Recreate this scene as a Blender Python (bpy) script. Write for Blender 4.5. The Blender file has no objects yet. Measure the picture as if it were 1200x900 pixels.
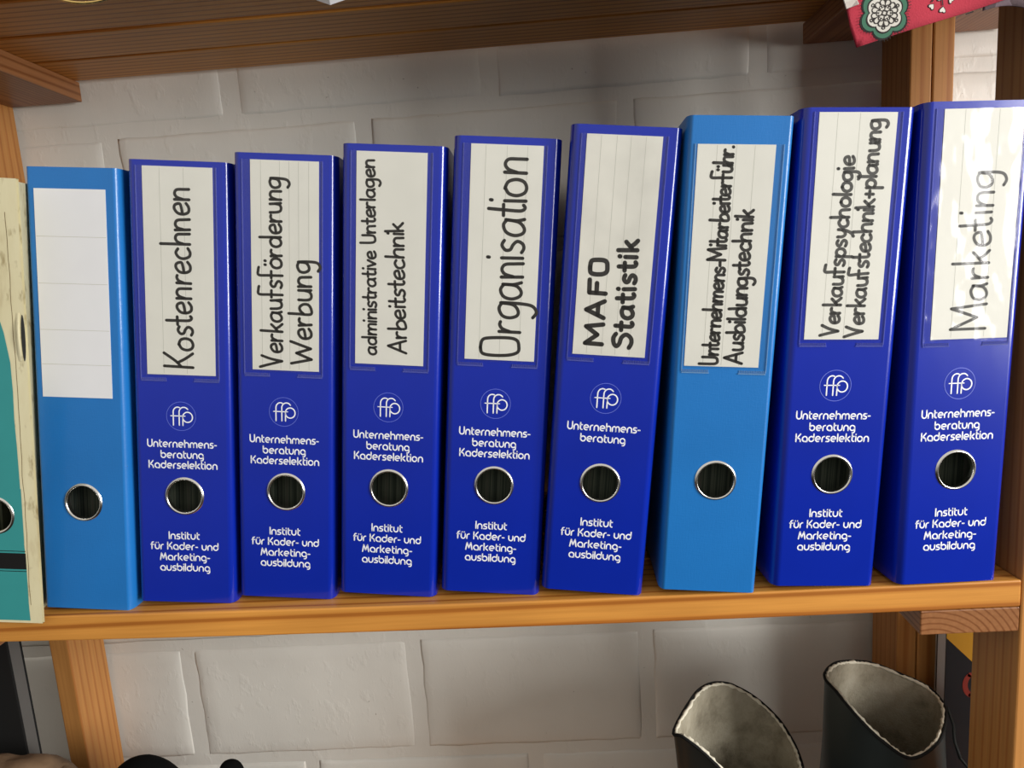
import bpy, bmesh, math, random
from mathutils import Vector, Matrix, Euler, noise
random.seed(7)
S = 0.001                                  # all coordinates below are millimetres
scene = bpy.context.scene
C = scene.collection

# ---------------------------------------------------------------- camera
cam_data = bpy.data.cameras.new('camera')
cam = bpy.data.objects.new('camera', cam_data); C.objects.link(cam)
scene.camera = cam
cam_data.sensor_fit = 'HORIZONTAL'; cam_data.sensor_width = 36.0
cam_data.lens = 36.0 * 804.435 / 1200.0
cam_data.clip_start = 0.01; cam_data.clip_end = 50
CY, CP, CR = math.radians(2.478), math.radians(-8.909), math.radians(-3.835)
fw = Vector((-math.sin(CY)*math.cos(CP), math.cos(CY)*math.cos(CP), math.sin(CP)))
r0 = Vector((math.cos(CY), math.sin(CY), 0)); u0 = r0.cross(fw)
rt = r0*math.cos(CR) + u0*math.sin(CR); up = -r0*math.sin(CR) + u0*math.cos(CR)
cam.matrix_world = Matrix(((rt.x, up.x, -fw.x, -256.548*S), (rt.y, up.y, -fw.y, -458.616*S),
                           (rt.z, up.z, -fw.z, 226.319*S), (0, 0, 0, 1)))

# ---------------------------------------------------------------- world, lights, exposure
w = bpy.data.worlds.new('room_light'); scene.world = w; w.use_nodes = True
wt = w.node_tree; bgn = wt.nodes['Background']; tc = wt.nodes.new('ShaderNodeTexCoord'); sx_ = wt.nodes.new('ShaderNodeSeparateXYZ')
mr = wt.nodes.new('ShaderNodeMapRange'); mr.inputs[1].default_value = -0.35; mr.inputs[2].default_value = 0.30
cr = wt.nodes.new('ShaderNodeMix'); cr.data_type = 'RGBA'          # dark floor below, pale walls and ceiling above
cr.inputs[6].default_value = (0.02, 0.014, 0.009, 1); cr.inputs[7].default_value = (0.74, 0.70, 0.64, 1)
wt.links.new(tc.outputs['Generated'], sx_.inputs[0]); wt.links.new(sx_.outputs[2], mr.inputs[0]); wt.links.new(mr.outputs[0], cr.inputs[0])
wt.links.new(cr.outputs[2], bgn.inputs[0]); bgn.inputs[1].default_value = 1.0
def area(name, loc, target, sx, sy, power, col):
    L = bpy.data.lights.new(name, 'AREA'); L.shape = 'RECTANGLE'; L.size = sx; L.size_y = sy
    L.energy = power; L.color = col
    o = bpy.data.objects.new(name, L); C.objects.link(o); o.location = loc
    d = Vector(target) - Vector(loc); o.rotation_euler = d.to_track_quat('-Z', 'Y').to_euler()
    return o
area('window_daylight', (1.80, -1.20, 0.42), (-0.25, 0.1, 0.15), 0.85, 1.0, 76, (1.0, 0.98, 0.95))
scene.view_settings.view_transform = 'Standard'; scene.view_settings.look = 'None'
scene.view_settings.exposure = 0.0; scene.view_settings.gamma = 1.0
scene.view_settings.use_curve_mapping = False

# ---------------------------------------------------------------- helpers
def link(name, me, mat=None, parent=None):
    o = bpy.data.objects.new(name, me); C.objects.link(o)
    if mat is not None:
        for m in (mat if isinstance(mat, (list, tuple)) else [mat]): me.materials.append(m)
    if parent is not None: o.parent = parent
    return o
def mesh(name, V, F, mat=None, parent=None, smooth=False, recalc=True):
    me = bpy.data.meshes.new(name)
    me.from_pydata([(x*S, y*S, z*S) for x, y, z in V], [], F)
    if recalc:
        bm = bmesh.new(); bm.from_mesh(me); bmesh.ops.recalc_face_normals(bm, faces=bm.faces); bm.to_mesh(me); bm.free()
    if smooth: me.shade_smooth()
    me.update()
    return link(name, me, mat, parent)
def empty(name, loc=(0, 0, 0)):
    o = bpy.data.objects.new(name, None); C.objects.link(o); o.empty_display_size = 0.05
    o.location = Vector(loc)*S
    return o
def tag(o, label=None, cat=None, group=None, kind=None):
    if label: o['label'] = label
    if cat: o['category'] = cat
    if group: o['group'] = group
    if kind: o['kind'] = kind
    return o
def bevel(o, wdt, seg=2, ang=40):
    m = o.modifiers.new('edge', 'BEVEL'); m.width = wdt*S; m.segments = seg
    m.limit_method = 'ANGLE'; m.angle_limit = math.radians(ang); m.harden_normals = False
    return o
def boxgeo(x0, x1, y0, y1, z0, z1, V=None, F=None):
    V = [] if V is None else V; F = [] if F is None else F
    b = len(V)
    V += [(x0,y0,z0),(x1,y0,z0),(x1,y1,z0),(x0,y1,z0),(x0,y0,z1),(x1,y0,z1),(x1,y1,z1),(x0,y1,z1)]
    F += [tuple(b+i for i in f) for f in ((0,3,2,1),(4,5,6,7),(0,1,5,4),(1,2,6,5),(2,3,7,6),(3,0,4,7))]
    return V, F
def box(name, x0, x1, y0, y1, z0, z1, mat, parent=None, bev=0.0, seg=2):
    V, F = boxgeo(x0, x1, y0, y1, z0, z1)
    o = mesh(name, V, F, mat, parent)
    if bev: bevel(o, bev, seg)
    return o

# ---------------------------------------------------------------- materials
def nt(name):
    m = bpy.data.materials.new(name); m.use_nodes = True
    t = m.node_tree; t.nodes.clear()
    out = t.nodes.new('ShaderNodeOutputMaterial'); p = t.nodes.new('ShaderNodeBsdfPrincipled')
    t.links.new(p.outputs[0], out.inputs[0])
    return m, t, p
def nd(t, kind, **kw):
    n = t.nodes.new(kind)
    for k, v in kw.items():
        if k.startswith('i_'): n.inputs[int(k[2:])].default_value = v
        else: setattr(n, k, v)
    return n
def ramp(t, stops):
    r = t.nodes.new('ShaderNodeValToRGB'); e = r.color_ramp.elements
    while len(e) < len(stops): e.new(0.5)
    for k, (p, c) in enumerate(stops): e[k].position = p; e[k].color = (c[0], c[1], c[2], 1)
    return r
def noise_tex(t, co, scale, detail=3, rough=0.5, vec=None):
    n = t.nodes.new('ShaderNodeTexNoise'); n.inputs['Scale'].default_value = scale
    n.inputs['Detail'].default_value = detail; n.inputs['Roughness'].default_value = rough
    src = co
    if vec:
        mp = t.nodes.new('ShaderNodeMapping'); mp.inputs['Scale'].default_value = vec
        t.links.new(co, mp.inputs[0]); src = mp.outputs[0]
    t.links.new(src, n.inputs['Vector']); return n
def coords(t): return t.nodes.new('ShaderNodeTexCoord').outputs['Object']
def mixc(t, fac, a, b, mode='MIX'):
    m = t.nodes.new('ShaderNodeMix'); m.data_type = 'RGBA'; m.blend_type = mode
    for src, idx in ((fac, 0), (a, 6), (b, 7)):
        if hasattr(src, 'is_linked'): t.links.new(src, m.inputs[idx])
        elif isinstance(src, (int, float)): m.inputs[idx].default_value = src
        else: m.inputs[idx].default_value = (*src, 1)
    return m.outputs[2]
def bump(t, p, h, strength, dist, prev=None):
    b = t.nodes.new('ShaderNodeBump'); b.inputs['Strength'].default_value = strength
    b.inputs['Distance'].default_value = dist*S
    t.links.new(h, b.inputs['Height'])
    if prev is not None: t.links.new(prev, b.inputs['Normal'])
    t.links.new(b.outputs[0], p.inputs['Normal']); return b.outputs[0]
def flat(name, col, rough=0.6, metal=0.0, coat=0.0, spec=0.5):
    m, t, p = nt(name)
    co = coords(t); n = noise_tex(t, co, 60, 3)
    c = mixc(t, n.outputs[0], tuple(v*0.93 for v in col), tuple(min(1, v*1.05) for v in col))
    t.links.new(c, p.inputs['Base Color'])
    p.inputs['Roughness'].default_value = rough; p.inputs['Metallic'].default_value = metal
    p.inputs['Coat Weight'].default_value = coat; p.inputs['Specular IOR Level'].default_value = spec
    return m

def wood(name, axis, light, mid, dark, rough=0.45, off=(0.013, 0.031, 0.027), scale=40, coat=0.06):
    """varnished pine: growth rings round an axis that runs with the grain"""
    m, t, p = nt(name); co = coords(t)
    mp = t.nodes.new('ShaderNodeMapping')
    sc = [1, 1, 1]; sc['xyz'.index(axis)] = 0.05
    mp.inputs['Scale'].default_value = sc; mp.inputs['Location'].default_value = off
    t.links.new(co, mp.inputs[0])
    wv = t.nodes.new('ShaderNodeTexWave'); wv.wave_type = 'RINGS'; wv.rings_direction = axis.upper()
    wv.inputs['Scale'].default_value = scale; wv.inputs['Distortion'].default_value = 2.2
    wv.inputs['Detail'].default_value = 2.5; wv.inputs['Detail Scale'].default_value = 0.7
    t.links.new(mp.outputs[0], wv.inputs[0])
    r = ramp(t, [(0.0, light), (0.55, light), (0.84, mid), (0.96, dark), (1.0, dark)])
    t.links.new(wv.outputs[0], r.inputs[0])
    fs = [300, 300, 300]; fs['xyz'.index(axis)] = 8
    fine = noise_tex(t, co, 1.0, 4, 0.6, fs)
    r2 = ramp(t, [(0.25, (0.80, 0.76, 0.70)), (0.75, (1.06, 1.05, 1.04))]); t.links.new(fine.outputs[0], r2.inputs[0])
    c = mixc(t, 1.0, r.outputs[0], r2.outputs[0], 'MULTIPLY')
    big = noise_tex(t, co, 5.0, 2)
    r3 = ramp(t, [(0.3, (0.86, 0.84, 0.82)), (0.7, (1.08, 1.07, 1.05))]); t.links.new(big.outputs[0], r3.inputs[0])
    c = mixc(t, 1.0, c, r3.outputs[0], 'MULTIPLY')
    t.links.new(c, p.inputs['Base Color'])
    p.inputs['Roughness'].default_value = rough; p.inputs['Coat Weight'].default_value = coat
    p.inputs['Coat Roughness'].default_value = 0.25; p.inputs['Specular IOR Level'].default_value = 0.3
    bump(t, p, fine.outputs[0], 0.12, 0.5)
    return m
PL, PM, PD = (0.66, 0.30, 0.062), (0.58, 0.24, 0.045), (0.40, 0.14, 0.022)
wood_x = wood('pine_grain_along', 'x', PL, PM, PD)
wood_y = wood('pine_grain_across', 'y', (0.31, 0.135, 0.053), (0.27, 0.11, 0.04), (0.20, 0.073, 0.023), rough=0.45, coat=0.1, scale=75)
wood_z = wood('pine_grain_upright', 'z', (0.50, 0.235, 0.070), (0.47, 0.21, 0.06), (0.41, 0.165, 0.045), rough=0.42, scale=36)

# painted brick
def painted(name, dark):
    m, t, p = nt(name)
    geo = t.nodes.new('ShaderNodeNewGeometry'); co = geo.outputs['Position']
    n1 = noise_tex(t, co, 9, 4); base = (0.72, 0.705, 0.65) if not dark else (0.71, 0.695, 0.64)
    r = ramp(t, [(0.3, tuple(v*0.94 for v in base)), (0.7, tuple(v*1.04 for v in base))]); t.links.new(n1.outputs[0], r.inputs[0])
    v = t.nodes.new('ShaderNodeTexVoronoi'); v.inputs['Scale'].default_value = 26
    n0 = noise_tex(t, co, 30, 2)
    t.links.new(mixc(t, 0.12, co, n0.outputs[1], 'ADD'), v.inputs['Vector'])
    r2 = ramp(t, [(0.018, (0.35, 0.32, 0.28)), (0.045, (1, 1, 1))]); t.links.new(v.outputs['Distance'], r2.inputs[0])
    t.links.new(mixc(t, 0.75, r.outputs[0], r2.outputs[0], 'MULTIPLY'), p.inputs['Base Color'])
    p.inputs['Roughness'].default_value = 0.42; p.inputs['Specular IOR Level'].default_value = 0.35
    f = noise_tex(t, co, 420, 3, 0.55, (1, 1, 0.35))
    b1 = bump(t, p, f.outputs[0], 0.30, 0.28)
    md = noise_tex(t, co, 70, 3, 0.6, (1, 1, 0.6))
    rr = ramp(t, [(0.55, (0, 0, 0)), (0.80, (1, 1, 1))]); t.links.new(md.outputs[0], rr.inputs[0])
    b2 = bump(t, p, rr.outputs[0], 0.30, 1.2, b1)
    lg = noise_tex(t, co, 14, 2)
    bump(t, p, lg.outputs[0], 0.4, 4.0, b2)
    return m
brick_mat = painted('white_painted_brick', False); joint_mat = painted('white_painted_joint', True)

def binder_cover(name, col, linen, rough, coat):
    m, t, p = nt(name); co = coords(t)
    n = noise_tex(t, co, 14, 3)
    r = ramp(t, [(0.3, tuple(v*0.93 for v in col)), (0.7, tuple(min(1, v*1.06) for v in col))]); t.links.new(n.outputs[0], r.inputs[0])
    # small worn specks
    v = noise_tex(t, co, 330, 2); rs = ramp(t, [(0.79, (0, 0, 0)), (0.82, (1, 1, 1))]); t.links.new(v.outputs[0], rs.inputs[0])
    t.links.new(mixc(t, rs.outputs[0], r.outputs[0], (0.35, 0.45, 0.7)), p.inputs['Base Color'])
    p.inputs['Roughness'].default_value = rough; p.inputs['Coat Weight'].default_value = coat
    p.inputs['Coat Roughness'].default_value = 0.12; p.inputs['Specular IOR Level'].default_value = 0.36
    a = noise_tex(t, co, 1.0, 2, 0.6, (900, 900, 180)); b = noise_tex(t, co, 1.0, 2, 0.6, (180, 180, 900))
    mx = mixc(t, 0.5, a.outputs[0], b.outputs[0])
    x = bump(t, p, mx, linen, 0.30)
    wv = noise_tex(t, co, 30, 2, 0.5, (1, 1, 0.35)); bump(t, p, wv.outputs[0], 0.30, 0.6, x)
    return m
navy = binder_cover('royal_blue_cover', (0.003, 0.019, 0.34), 0.05, 0.22, 0.6)
sky = binder_cover('light_blue_linen_cover', (0.012, 0.165, 0.50), 0.45, 0.38, 0.25)
def worn_cream():
    m, t, p = nt('worn_cream_board'); co = coords(t)
    n = noise_tex(t, co, 22, 5, 0.65, (1, 1, 0.3)); r = ramp(t, [(0.28, (0.40, 0.30, 0.15)), (0.45, (0.66, 0.60, 0.38)), (0.8, (0.76, 0.72, 0.50))])
    t.links.new(n.outputs[0], r.inputs[0])
    n2 = noise_tex(t, co, 130, 3, 0.6, (1, 1, 0.4)); r2 = ramp(t, [(0.30, (0.42, 0.34, 0.22)), (0.42, (1, 1, 1))]); t.links.new(n2.outputs[0], r2.inputs[0])
    t.links.new(mixc(t, 0.7, r.outputs[0], r2.outputs[0], 'MULTIPLY'), p.inputs['Base Color'])
    p.inputs['Roughness'].default_value = 0.75; bump(t, p, n.outputs[0], 0.5, 1.2); return m
cream = worn_cream()
teal = flat('teal_spine_paper', (0.03, 0.27, 0.27), 0.55)
def paper(name, col, dirt):
    m, t, p = nt(name); co = coords(t)
    n = noise_tex(t, co, 26, 4); r = ramp(t, [(0.3, tuple(v*(1-dirt) for v in col)), (0.62, col)]); t.links.new(n.outputs[0], r.inputs[0])
    t.links.new(r.outputs[0], p.inputs['Base Color']); p.inputs['Roughness'].default_value = 0.6
    f = noise_tex(t, co, 900, 2); bump(t, p, f.outputs[0], 0.1, 0.1); return m
label_paper = paper('cream_label_paper', (0.76, 0.755, 0.70), 0.06)
smudged_paper = paper('smudged_label_paper', (0.76, 0.75, 0.69), 0.16)
white_paper = paper('white_label_paper', (0.78, 0.79, 0.82), 0.03)
def plastic(name, tint, fac_gain, rough, wob, wscale, wamp):
    """thin clear film: see-through with a fresnel shine"""
    m = bpy.data.materials.new(name); m.use_nodes = True; t = m.node_tree; t.nodes.clear()
    out = t.nodes.new('ShaderNodeOutputMaterial'); tr = t.nodes.new('ShaderNodeBsdfTransparent'); gl = t.nodes.new('ShaderNodeBsdfGlossy')
    tr.inputs[0].default_value = (*tint, 1); gl.inputs['Roughness'].default_value = rough
    lw = t.nodes.new('ShaderNodeLayerWeight'); lw.inputs[0].default_value = 0.5
    pw = nd(t, 'ShaderNodeMath', operation='POWER'); pw.inputs[1].default_value = 5.0
    mt = nd(t, 'ShaderNodeMath', operation='MULTIPLY_ADD'); mt.inputs[1].default_value = 0.9; mt.inputs[2].default_value = 0.04*fac_gain
    mx = t.nodes.new('ShaderNodeMixShader'); co = coords(t)
    n = noise_tex(t, co, wscale, 2, 0.5, wob); b = t.nodes.new('ShaderNodeBump'); b.inputs['Strength'].default_value = 1.0; b.inputs['Distance'].default_value = wamp*S
    t.links.new(n.outputs[0], b.inputs['Height']); t.links.new(b.outputs[0], gl.inputs['Normal']); t.links.new(lw.outputs['Facing'], pw.inputs[0])
    t.links.new(pw.outputs[0], mt.inputs[0]); t.links.new(mt.outputs[0], mx.inputs[0]); t.links.new(tr.outputs[0], mx.inputs[1]); t.links.new(gl.outputs[0], mx.inputs[2])
    t.links.new(mx.outputs[0], out.inputs[0]); return m
film = plastic('clear_pocket_film', (0.965, 0.965, 0.955), 1.0, 0.16, (1, 1, 0.5), 24, 1.2)
film_wavy = plastic('creased_pocket_film', (0.95, 0.95, 0.94), 0.42, 0.13, (1.5, 1, 1.0), 26, 6.0)
def seam_mat(name, col):
    m, t, p = nt(name); co = coords(t)
    n = noise_tex(t, co, 200, 2); c = mixc(t, n.outputs[0], tuple(v*0.9 for v in col), tuple(min(1, v*1.1) for v in col))
    t.links.new(c, p.inputs['Base Color']); p.inputs['Roughness'].default_value = 0.14; p.inputs['Alpha'].default_value = 0.45
    p.inputs['Coat Weight'].default_value = 0.5
    return m
seam_blue = seam_mat('clear_seam_over_royal_blue', (0.14, 0.17, 0.62))
seam_sky = seam_mat('clear_seam_over_light_blue', (0.25, 0.48, 0.78))
ink = flat('black_marker_ink', (0.014, 0.012, 0.010), 0.55)
ink_glare = flat('black_ink_greyed_by_glare', (0.030, 0.029, 0.026), 0.55)  # same black ink, lightened to paint in the pocket's glare
white_print = flat('white_print', (0.86, 0.88, 0.94), 0.5)
pale_print = flat('pale_blue_print', (0.10, 0.14, 0.62), 0.5)
rule_mat = flat('grey_ruled_line', (0.52, 0.52, 0.47), 0.7)
chrome = flat('brushed_nickel', (0.78, 0.77, 0.74), 0.22, 1.0)
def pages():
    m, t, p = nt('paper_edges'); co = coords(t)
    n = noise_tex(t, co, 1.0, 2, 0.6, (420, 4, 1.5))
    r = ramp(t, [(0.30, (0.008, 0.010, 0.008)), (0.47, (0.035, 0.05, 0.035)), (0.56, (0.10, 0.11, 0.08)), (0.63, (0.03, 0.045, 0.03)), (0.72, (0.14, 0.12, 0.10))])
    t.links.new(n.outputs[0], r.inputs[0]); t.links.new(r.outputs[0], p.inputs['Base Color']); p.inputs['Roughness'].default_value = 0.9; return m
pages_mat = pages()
black_mat = flat('matt_black', (0.006, 0.006, 0.006), 0.85, spec=0.25)
slot_shade = flat('painted_slot_shade', (0.03, 0.03, 0.03), 0.9)
rubber = flat('dark_green_black_rubber', (0.020, 0.026, 0.026), 0.42)
def felt():
    m, t, p = nt('grey_beige_felt'); co = coords(t)
    n = noise_tex(t, co, 24, 5, 0.7); r = ramp(t, [(0.25, (0.12, 0.10, 0.065)), (0.5, (0.30, 0.27, 0.20)), (0.8, (0.42, 0.39, 0.31))]); t.links.new(n.outputs[0], r.inputs[0])
    t.links.new(r.outputs[0], p.inputs['Base Color']); p.inputs['Roughness'].default_value = 0.95
    f = noise_tex(t, co, 600, 3); a = bump(t, p, f.outputs[0], 0.7, 0.8); bump(t, p, n.outputs[0], 0.5, 3.0, a); return m
felt_mat = felt()
felt_edge = flat('pale_frayed_felt', (0.66, 0.62, 0.50), 0.95)

# ---------------------------------------------------------------- wall of painted bricks
WY = 259.0
xl, xr, zl, zt = -1500, 900, -600, 820
V, F = boxgeo(xl, xr, WY+1.9, WY+60, zl, zt)
wall = mesh('wall_back', V, F, joint_mat); tag(wall, kind='structure')
courses = [-461, -314, -167, -26, 115, 256, 398, 546, 690, 820]
brick_cache = {}
for k in range(len(courses)-1):
    z0, z1 = courses[k], courses[k+1]; hh = z1-z0-13
    par = (k == 0) or (k % 2 == 0)
    # joints stand at -682, -419, -157, 105 in odd courses and half a brick over in the others
    start = -682-4*262.5 + (0 if k % 2 else 130)
    x = start
    while x < xr:
        if x+262 > xl:
            key = (round(hh), random.randint(0, 2))
            if key not in brick_cache:
                V, F = [], []; nx, nz = 16, 9; L = 246.0; rr = random.Random(hash(key) % 999)
                for j in range(nz+1):
                    for i in range(nx+1):
                        u, v = i/nx, j/nz
                        # cluster columns near the edges for a soft painted arris
                        uu = 0.5-0.5*math.cos(math.pi*u); vv = 0.5-0.5*math.cos(math.pi*v)
                        px, pz = -L/2+L*uu, -hh/2+hh*vv
                        e = min(px+L/2, L/2-px, pz+hh/2, hh/2-pz)
                        d = 2.0*(1-min(1, e/6.5))**1.5
                        q = noise.noise(Vector((px*0.02+key[1]*9, pz*0.02, 3)))*0.7
                        wob = noise.noise(Vector((px*0.05, pz*0.05, key[1]*7)))*1.6*(1-min(1, e/12))
                        V.append((px+wob, d+q*0.6, pz+wob))
                for j in range(nz):
                    for i in range(nx):
                        a = j*(nx+1)+i; F.append((a, a+1, a+nx+2, a+nx+1))
                n0 = len(V)
                ring = [i for i in range(nx+1)] + [j*(nx+1)+nx for j in range(1, nz+1)] + [nz*(nx+1)+i for i in range(nx-1, -1, -1)] + [j*(nx+1) for j in range(nz-1, 0, -1)]
                for a in ring: V.append((V[a][0], 22, V[a][2]))
                for q in range(len(ring)):
                    F.append((ring[q], n0+q, n0+(q+1) % len(ring), ring[(q+1) % len(ring)]))
                o = mesh('brick', V, F, brick_mat, wall, smooth=True); brick_cache[key] = o.data
            else:
                o = link('brick', brick_cache[key], None, wall)
            o.location = ((x+131.2)*S, (WY+random.uniform(-0.5, 0.6))*S, (z0+6.5+hh/2)*S)
            o.rotation_euler = (0, random.uniform(-.004, .004), 0)
        x += 262.5

# ---------------------------------------------------------------- the pine rack
def shelf_dz(x): return -4.21+1.83e-5*x*x      # the board sags and drops a little to the right
rack = empty('shelf_rack', (-350, 125, -486)); RO = Vector((-350, 125, -486))
tag(rack, 'varnished pine shelf rack with slatted boards carrying the row of binders', 'shelf')
def rp(o, parent, org):
    """parent a mesh modelled in room millimetres to an empty that stands at org"""
    o.parent = parent; o.location = (-org[0]*S, -org[1]*S, -org[2]*S); return o
def slat(x0, x1, y0, y1, ztop, th, sag, parent, org, mat=wood_x, skew=0.0):
    n = 24; V, F = [], []
    # origin of the mesh moved so that every slat shows its own grain
    gx, gy, gz = random.uniform(-90, 90), y0, ztop-th/2
    for i in range(n+1):
        x = x0+(x1-x0)*i/n; dz = shelf_dz(x) if sag else 0.0
        wv = noise.noise(Vector((x*0.01, y0, 1)))*0.25
        for (y, z) in ((y0+wv, ztop+dz), (y1, ztop+dz), (y1, ztop-th+dz), (y0+wv, ztop-th+dz)): V.append((x, y, z))
    for i in range(n):
        for k in range(4): F.append((i*4+k, i*4+(k+1) % 4, i*4+4+(k+1) % 4, i*4+4+k))
    F += [(0, 1, 2, 3), (n*4+3, n*4+2, n*4+1, n*4)]
    V = [(a-gx, b-gy, c-gz) for a, b, c in V]
    o = mesh('slat', V, F, mat, parent); bevel(o, 1.1, 2)
    o.location = ((gx-org[0])*S, (gy-org[1])*S, (gz-org[2])*S); return o
rows = [(0, 60), (65, 126), (131, 188), (191.5, 248)]
for (a, b) in rows: slat(-772, 66.5 if a < 60 else 86, a, b, 0, 19.6, True, rack, RO)
for (a, b) in rows: slat(-772, 86, a, b, 466, 20, False, rack, RO)
for (a, b) in rows: slat(-772, 86, a, b, -466, 20, False, rack, RO)
def post(x0, x1, y0, y1, z0, z1, parent, org):
    gx, gy = x0+random.uniform(-20, 20), y0
    V, F = boxgeo(x0-gx, x1-gx, y0-gy, y1-gy, z0, z1)
    o = mesh('post', V, F, wood_z, parent); bevel(o, 1.3, 2)
    o.location = ((gx-org[0])*S, (gy-org[1])*S, (-org[2])*S); return o
post(-793, -773, 199, 255, -560, 700, rack, RO)
post(-793, -773, 0, 52, -560, 700, rack, RO)
post(87, 106, 199, 251, -560, 700, rack, RO)
post(67, 86.5, 0, 51, -560, 700, rack, RO)
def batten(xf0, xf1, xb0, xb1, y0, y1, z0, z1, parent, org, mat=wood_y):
    V = [(xf0,y0,z0),(xf1,y0,z0),(xb1,y1,z0),(xb0,y1,z0),(xf0,y0,z1),(xf1,y0,z1),(xb1,y1,z1),(xb0,y1,z1)]
    F = [(0,3,2,1),(4,5,6,7),(0,1,5,4),(1,2,6,5),(2,3,7,6),(3,0,4,7)]
    g = (xf0+21, y0, z0)
    o = mesh('cross_batten', [(a-g[0], b-g[1], c-g[2]) for a, b, c in V], F, mat, parent); bevel(o, 0.9, 2)
    o.location = ((g[0]-org[0])*S, (g[1]-org[1])*S, (g[2]-org[2])*S); return o
batten(-1, 66.5, 12, 86.5, 0.5, 198, -42.3, -24.2, rack, RO)
batten(-771, -697, -772, -698, 0.5, 198, -36, -15.5, rack, RO)
batten(-772, -697, -772.5, -699, 0.5, 252, 427, 445.8, rack, RO)
batten(13, 66.5, 13, 86.5, 0.5, 252, 427, 445.8, rack, RO)
batten(-771, -697, -772.5, -698, 0.5, 198, -505, -486.2, rack, RO)
batten(0, 66.5, 13, 86.5, 0.5, 198, -505, -486.2, rack, RO)

rack2 = empty('shelf_rack', (300, 125, -486)); RO2 = Vector((300, 125, -486))
tag(rack2, 'adjoining pine rack at the right edge, seen past the post behind the last binder', 'shelf')
post(107, 125.5, 199, 251, -560, 700, rack2, RO2)
post(87.5, 107, 0, 51, -560, 700, rack2, RO2)
for (a, b) in rows: slat(108, 700, a, b, 466, 20, False, rack2, RO2)
for (a, b) in rows: slat(108, 700, a, b, -466, 20, False, rack2, RO2)
batten(108, 205, 126.5, 205, 0.5, 252, 427, 445.8, rack2, RO2)
batten(108, 205, 126.5, 205, 0.5, 252, -505, -486.2, rack2, RO2)
rp(box('added_shade_board', 172, 292, 10, 24, 0, 440, wood_z, None, 1.0), rack2, RO2)  # four boards added out of view, only to cast dark bands on the wall
rp(box('added_shade_board', 590, 698, 10, 24, 0, 440, wood_z, None, 1.0), rack2, RO2)
rp(box('added_shade_board', 202, 330, 10, 24, -466, -25, wood_z, None, 1.0), rack2, RO2)
rp(box('added_shade_board', 445, 698, 10, 24, -466, -25, wood_z, None, 1.0), rack2, RO2)
post(700, 720, 199, 251, -560, 700, rack2, RO2); post(700, 720, 0, 51, -560, 700, rack2, RO2)

# ---------------------------------------------------------------- stroke lettering
def arc(cx, cy, rx, ry, a0, a1, n=12):
    return [(cx+rx*math.cos(math.radians(a0+(a1-a0)*i/n)), cy+ry*math.sin(math.radians(a0+(a1-a0)*i/n))) for i in range(n+1)]
def print_font():
    G = {}; r = .42
    bowl = lambda cx: arc(cx, .5, r, .5, 0, 360, 24)
    arch = lambda x0, x1: [(x0, 0), (x0, .5)] + arc((x0+x1)/2, .5, (x1-x0)/2, .5, 180, 0) + [(x1, 0)]
    ubow = lambda x0, x1: [(x0, 1), (x0, .5)] + arc((x0+x1)/2, .5, (x1-x0)/2, .5, 180, 360) + [(x1, 1)]
    G['n'] = (.78, [arch(0, .78)]); G['m'] = (1.28, [arch(0, .64), arch(.64, 1.28)])
    G['h'] = (.78, [[(0, 1.5), (0, 0)], [(0, .5)] + arc(.39, .5, .39, .5, 180, 0) + [(.78, 0)]])
    G['u'] = (.78, [ubow(0, .78)]); G['ü'] = (.78, [ubow(0, .78), [(.2, 1.36), (.2, 1.42)], [(.58, 1.36), (.58, 1.42)]])
    G['U'] = (.86, [[(0, 1.5), (0, .5)] + arc(.43, .5, .43, .5, 180, 360) + [(.86, 1.5)]])
    G['a'] = (.86, [arc(.43, .5, .43, .5, -90, -360, 20) + [(.86, 0)], [(.43, 0), (.86, 0)]])
    G['b'] = (.86, [[(0, 1.5), (0, .5)] + arc(.43, .5, .43, .5, 180, 540, 24)])
    G['d'] = (.86, [[(.86, 1.5), (.86, .5)] + arc(.43, .5, .43, .5, 0, 360, 24)])
    G['o'] = (.86, [arc(.43, .5, .43, .5, 0, 360, 24)])
    G['e'] = (.86, [[(.05, .5), (.86, .5)] + arc(.43, .5, .43, .5, 0, 290, 20)])
    G['g'] = (.86, [arc(.43, .5, .43, .5, 0, 360, 24), [(.86, .5), (.86, -.15)] + arc(.52, -.15, .34, .33, 0, -100, 8)])
    G['r'] = (.42, [[(0, 0), (0, .5)] + arc(.42, .5, .42, .5, 180, 90, 8)])
    G['s'] = (.55, [[(.55, 1), (.25, 1)] + arc(.25, .76, .22, .24, 90, 270, 8) + [(.32, .52)] + arc(.32, .26, .24, .26, 90, -90, 8) + [(0, 0)]])
    G['t'] = (.42, [[(.08, 1.4), (.08, .35)] + arc(.4, .35, .32, .35, 180, 270, 6), [(.08, 1), (.42, 1)]])
    G['k'] = (.7, [[(0, 1.5), (0, 0)], [(0, .52), (.2, .52), (.66, 1)], [(.2, .52), (.7, 0)]])
    G['K'] = (.82, [[(0, 1.5), (0, 0)], [(0, .7), (.2, .7), (.78, 1.5)], [(.2, .7)] + [(.45, .66), (.74, .42), (.8, 0)]])
    G['i'] = (.0, [[(0, 0), (0, 1)], [(0, 1.38), (0, 1.44)]]); G['l'] = (.0, [[(0, 1.5), (0, 0)]])
    G['I'] = (.0, [[(0, 1.5), (0, 0)]]); G['f'] = (.42, [[(.1, 0), (.1, 1.15)] + arc(.42, 1.15, .32, .35, 180, 90, 6), [(-.05, .95), (.4, .95)]])
    G['M'] = (1.15, [[(0, 0), (.22, 1.5), (.57, .35), (.93, 1.5), (1.15, 0)]])
    G['-'] = (.34, [[(0, .55), (.34, .55)]]); G[' '] = (.25, [])
    return G
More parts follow.
